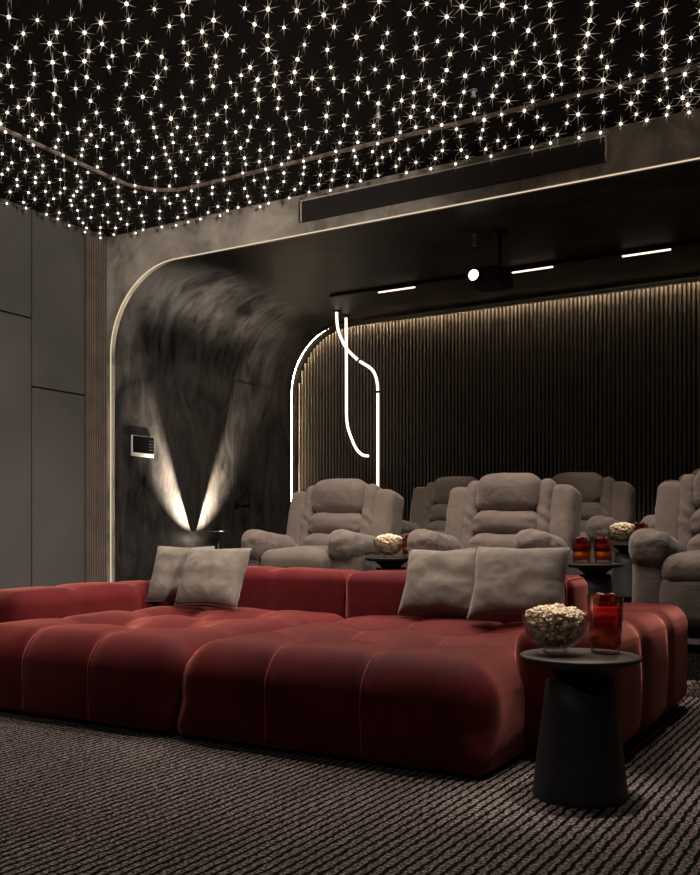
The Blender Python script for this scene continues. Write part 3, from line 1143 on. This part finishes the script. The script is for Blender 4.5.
# ------------------------------------------------------------------ side tables
def side_table():
    t = thing('side_table', '', 'side table', (0, 0, 0), 0, 'dark hourglass side tables')
    mb = MB()
    mb.lathe([(0.0, 0.505), (0.20, 0.505), (0.218, 0.512), (0.226, 0.524), (0.226, 0.532), (0.222, 0.536), (0.0, 0.536)], 56)
    mb.build('table_top', M['table_top'], t)
    mb = MB()
    mb.lathe([(0.0, 0.505), (0.145, 0.505), (0.125, 0.488), (0.095, 0.465), (0.078, 0.44), (0.074, 0.415), (0.082, 0.37), (0.095, 0.33), (0.0, 0.33)], 40)
    mb.build('neck', M['black'], t)
    # tapered shell with a scooped rim
    n = 64
    prof = [(0.177, 0.0, 0), (0.179, 0.012, 0), (0.176, 0.03, 0), (0.166, 0.12, 0), (0.152, 0.23, 0), (0.138, 0.33, 0.35), (0.128, 0.415, 1.0), (0.121, 0.417, 1.0), (0.126, 0.33, 0.35), (0.13, 0.28, 0)]
    vs, fs = [], []
    for r, z, w in prof:
        for k in range(n):
            a = 2 * PI * k / n
            scoop = 0.055 * (0.5 + 0.5 * math.cos(2 * (a + math.radians(38)))) ** 1.0
            vs.append((r * math.cos(a), r * math.sin(a), z + w * (0.032 - scoop)))
    for i in range(len(prof) - 1):
        for k in range(n):
            k2 = (k + 1) % n
            fs.append((i * n + k, i * n + k2, (i + 1) * n + k2, (i + 1) * n + k))
    mb = MB()
    mb.add(vs, fs, 0, True)
    mb.add([(0.177 * math.cos(2 * PI * k / n), 0.177 * math.sin(2 * PI * k / n), 0) for k in range(n)], [tuple(reversed(range(n)))])
    body = mb.build('pedestal', M['table_body'], t)
    mb = MB()
    mb.tube([(0.1245 * math.cos(2 * PI * k / n), 0.1245 * math.sin(2 * PI * k / n), 0.418 + 0.032 - 0.055 * (0.5 + 0.5 * math.cos(2 * (2 * PI * k / n + math.radians(38))))) for k in range(n + 1)], 0.0035, 6, 0, False)
    mb.build('rim', M['brass'], body)
    return t
st = side_table()
tabs = [(-1.055, 3.53, 0.0, 1.0, 'dark pedestal side table on the carpet beside the sofa, holding a tall red drink'),
        (-3.40, 6.42, RZ1, 0.90, 'dark side table between the first two front row recliners'),
        (-1.81, 6.40, RZ1, 0.86, 'dark side table holding two red tumblers between front row recliners'),
        (-2.01, 8.12, RZ2, 0.84, 'dark side table in the back row holding popcorn and a red tumbler')]
for i, (x, y, z, k, lb) in enumerate(tabs):
    if i == 0:
        o = st
        o.location = (x * S, y * S, z * S)
        o['label'] = lb
    else:
        o = dup(st, (x, y, z), 0, lb, None, k)

# ------------------------------------------------------------------ popcorn bowls
def bowl():
    m_ = MB()
    prof = [(0.0, 0.0), (0.045, 0.0), (0.045, 0.006), (0.05, 0.012)]
    for i in range(13):
        a = -PI / 2 * 0.86 + (PI / 2 * 0.86 + 0.12) * i / 12
        prof.append((0.126 * math.cos(a), 0.135 + 0.126 * math.sin(a) * 0.98))
    for i in range(12, -1, -1):
        a = -PI / 2 * 0.86 + (PI / 2 * 0.86 + 0.12) * i / 12
        prof.append((0.122 * math.cos(a), 0.136 + 0.122 * math.sin(a) * 0.98))
    prof.append((0.0, 0.016))
    m_.lathe(prof, 48)
    return m_
def popcorn_mesh():
    rn = random.Random(5)
    m_ = MB()
    cells = []
    def kernel(c):
        k = rn.uniform(0.85, 1.2)
        for _ in range(rn.randint(4, 5)):
            v = Vector((rn.gauss(0, 1), rn.gauss(0, 1), rn.gauss(0, 1))).normalized() * 0.0075 * k
            m_.sphere(Vector(c) + v, rn.uniform(0.0055, 0.0085) * k, 7, 5, 0, (rn.uniform(0.8, 1.15), rn.uniform(0.8, 1.15), rn.uniform(0.8, 1.15)))
    n, tr = 0, 0
    while tr < 14000 and n < 700:
        tr += 1
        x, y, z = rn.uniform(-0.125, 0.125), rn.uniform(-0.125, 0.125), rn.uniform(0.02, 0.2)
        rho = math.hypot(x, y)
        inside = (x * x + y * y + ((z - 0.136)) ** 2) < 0.101 ** 2 if z < 0.136 else rho < 0.104 and z < 0.145 + 0.038 * (1 - (rho / 0.125) ** 2)
        if not inside:
            continue
        deep = (x * x + y * y + (z - 0.136) ** 2) < 0.075 ** 2 and z < 0.15
        if deep:
            continue
        if any((x - a) ** 2 + (y - b) ** 2 + (z - c) ** 2 < 0.0135 ** 2 for a, b, c in cells):
            continue
        cells.append((x, y, z))
        kernel((x, y, z))
        n += 1
    return m_
ZTOP = 0.5365
bo = bowl().build('bowl', M['glass'])
tag(bo, 'round clear glass bowl full of popcorn beside the tall red drink', 'bowl', 'glass popcorn bowls')
po = popcorn_mesh().build('popcorn', M['popcorn'], fix=False)
tag(po, 'heap of popcorn in the glass bowl on the table beside the sofa', 'popcorn', None, 'stuff')
def place(o, loc, k=1.0, rz=0.0):
    o.location = [c * S for c in loc]
    o.scale = (k, k, k)
    o.rotation_euler = (0, 0, rz)
def at_table(i, dr, dd):
    """offset dr across the view, dd away from the camera"""
    x, y, z, k, _ = tabs[i]
    return (x + dr * cosA - dd * sinA, y + dr * sinA + dd * cosA, z + ZTOP * k)
p = at_table(0, -0.088, 0.03)
place(bo, p)
place(po, p)
for i, dr, dd, k, lb in ((1, -0.02, -0.06, 0.95, 'glass bowl of popcorn between the first two front row recliners'),
                         (3, -0.06, -0.03, 0.95, 'glass bowl of popcorn in the back row behind the two tumblers')):
    p = at_table(i, dr, dd)
    c = bo.copy()
    COL.objects.link(c)
    c['label'] = lb
    place(c, p, k, 1.0)
    c = po.copy()
    COL.objects.link(c)
    c['label'] = lb.replace('glass bowl of popcorn', 'popcorn heaped in the glass bowl')
    place(c, p, k, 1.0)

# ------------------------------------------------------------------ red drinks in tumblers
def tumbler(h=0.225, r0=0.055, r1=0.071, amber=0.32, glassmat='tint_glass', drinkmat='red_glass'):
    t = thing('tumbler', '', 'drinking glass', (0, 0, 0), 0, 'red drinks in cut glass tumblers')
    n = 48
    prof = [(0.0, 0.0), (r0 * 0.94, 0.0), (r0, 0.008)]
    m = 26
    for i in range(m + 1):
        f = i / m
        prof.append((r0 + (r1 - r0) * f, 0.012 + (h - 0.012) * f))
    th = 0.003
    for i in range(m, -1, -1):
        f = i / m
        prof.append((r0 + (r1 - r0) * f - th, max(0.024, 0.012 + (h - 0.012) * f)))
    prof.append((0.0, 0.024))
    vs, fs = [], []
    for j, (r, z) in enumerate(prof):
        for k in range(n):
            a = 2 * PI * k / n
            rr = r
            if 2 < j <= m + 3:
                f = z / h
                band = gauss(f - 0.45, 0.33)
                rr += 0.0042 * band * math.cos(10 * a + 16 * f) * math.cos(10 * a - 16 * f)
            vs.append((rr * math.cos(a), rr * math.sin(a), z))
    for i in range(len(prof) - 1):
        for k in range(n):
            k2 = (k + 1) % n
            fs.append((i * n + k, i * n + k2, (i + 1) * n + k2, (i + 1) * n + k))
    mb = MB()
    mb.add(vs, fs, 0, True)
    mb.build('glass', M[glassmat], t)
    def ri(z):
        return r0 + (r1 - r0) * z / h - th - 0.0005
    za, zt = 0.0255 + amber * h, h * 0.80
    mb = MB()
    mb.lathe([(0.0, 0.0255), (ri(0.03), 0.0255), (ri(za), za), (0.0, za)], 32)
    mb.build('syrup', M['amber_glass'], t)
    mb = MB()
    mb.lathe([(0.0, za + 0.0005), (ri(za), za + 0.0005), (ri(zt), zt), (0.0, zt)], 32)
    mb.build('drink', M[drinkmat], t)
    rn = random.Random(3)
    for k in range(7):
        a = k * 2.4
        T = Matrix.Translation((0.022 * math.cos(a), 0.022 * math.sin(a), zt + 0.004 + 0.013 * (k % 3))) @ Matrix.Rotation(rn.uniform(0, 3), 4, 'Z') @ Matrix.Rotation(rn.uniform(0, 1), 4, 'X')
        mb = MB()
        soft((0, 0, 0), (0.0165, 0.0165, 0.0165), 0.004, (1, 1, 1), None, T, mb)
        mb.build('ice_cube', M['ice'], t)
    for k in range(3):
        a = 0.8 + k * 1.9
        mb = MB()
        mb.sphere((0.03 * math.cos(a), 0.03 * math.sin(a), zt + 0.036), 0.013, 10, 7, 0, (1.3, 0.8, 1.2))
        mb.build('garnish', M['leaf'], t)
    return t
tm = tumbler()
tm['label'] = 'tall cut glass tumbler of red drink beside the popcorn bowl by the sofa'
tm.location = [c * S for c in at_table(0, 0.113, 0.06)]
short = tumbler(0.165, 0.056, 0.066, 0.34, 'tint_glass', 'dark_red_glass')
short['label'] = 'red tumbler on the shared table, the one closer to the middle recliner'
short.location = [c * S for c in at_table(2, -0.09, 0.0)]
dup(short, at_table(2, 0.052, -0.02), 1.3, 'orange footed red tumbler on the shared table, the one closer to the cut-off recliner')
dup(short, at_table(3, 0.12, 0.06), 0.6, 'red tumbler in the back row beside a popcorn bowl')
dup(short, at_table(1, 0.15, 0.04), 2.0, 'dark red tumbler beside the popcorn between the first two recliners')

# ------------------------------------------------------------------ lights
def lamp(name, kind, loc, energy, col=(1, 0.9, 0.78), size=0.05, target=None, angle=None, blend=1.0, sx=None, sy=None):
    l = bpy.data.lights.new(name, kind)
    l.energy = energy
    l.color = col
    o = bpy.data.objects.new(name, l)
    COL.objects.link(o)
    o.location = [c * S for c in loc]
    if kind == 'SPOT':
        l.spot_size = math.radians(angle)
        l.spot_blend = blend
        l.shadow_soft_size = size
    elif kind == 'AREA':
        l.shape = 'RECTANGLE'
        l.size, l.size_y = sx * S, sy * S
    else:
        l.shadow_soft_size = size
    if target is not None:
        d_ = Vector(target) - Vector(loc)
        o.rotation_euler = d_.to_track_quat('-Z', 'Y').to_euler()
    return o
# recessed downlights of the star ceiling
for x, y, e in ((-4.2, 4.1, 56), (-3.2, 4.1, 60), (-2.1, 4.1, 60), (-4.4, 5.0, 75), (-3.3, 5.0, 75), (-2.2, 5.0, 75), (-4.1, 6.15, 130), (-2.7, 6.15, 130), (-1.2, 6.15, 105), (-5.6, 5.0, 40)):
    lamp('downlight', 'SPOT', (x, y, ZC - 0.06), e, (1, 0.9, 0.8), 0.03, (x, y + 0.02, 0), 115, 1.0)
for x, e in ((-4.3, 110), (-2.35, 110), (-1.1, 90)):  # added spots ahead of the track, without fixtures, to brighten the back row
    lamp('back_row_fill', 'SPOT', (x, 7.3, ZT - 0.05), e, (1, 0.88, 0.76), 0.02, (x, 8.65, 0.7), 54, 1.0)
# unseen area fill added behind the camera for soft front light
lamp('front_fill_light', 'AREA', (-1.5, -0.5, ZC - 0.05), 15, (1, 0.9, 0.82), target=(-1.5, -0.4, 0), sx=4.0, sy=2.0)
lamp('wall_fill_light', 'SPOT', (1.5, 1.6, 3.0), 1200, (1, 0.92, 0.85), 0.15, (-6.6, 5.4, 2.75), 56, 0.9)  # unseen spot added to brighten the left wall and the arch band
lamp('table_downlight', 'SPOT', (-1.02, 3.75, ZC - 0.05), 300, (1, 0.9, 0.8), 0.03, (-1.07, 3.52, 0.4), 20, 1.0)
# wall uplighter
lamp('wall_beam', 'SPOT', (UX, UY, UZ), 520, (1, 0.87, 0.72), 0.005, (UX - 0.60, UY, UZ + 1.0), 94, 0.85)
lamp('wall_glow_fill', 'POINT', (XL + 0.10, UY, UZ + 0.01), 0.6, (1, 0.87, 0.72), 0.02)  # extra point light added for the bright blob on the wall

w = bpy.data.worlds.new('world')
w.use_nodes = True
w.node_tree.nodes['Background'].inputs[0].default_value = (0.8, 0.75, 0.7, 1)
w.node_tree.nodes['Background'].inputs[1].default_value = 0.012
sc.world = w

# ------------------------------------------------------------------ camera
cam = bpy.data.cameras.new('camera')
co = bpy.data.objects.new('camera', cam)
COL.objects.link(co)
co.location = (0, 0, 1.0 * S)
co.rotation_euler = (math.radians(90), 0, math.radians(30.4))
cam.sensor_fit = 'HORIZONTAL'
cam.sensor_width = 36
cam.lens = 939 / 700 * 36
cam.shift_y = 95.5 / 700
cam.clip_start = 0.05
sc.camera = co
sc.view_settings.view_transform = 'Standard'
sc.view_settings.look = 'None'
sc.view_settings.gamma = 0.92
sc.view_settings.exposure = 0.12
sc.cycles.use_denoising = True
sc.cycles.sample_clamp_indirect = 3.0
sc.cycles.max_bounces = 10
sc.cycles.transmission_bounces = 10
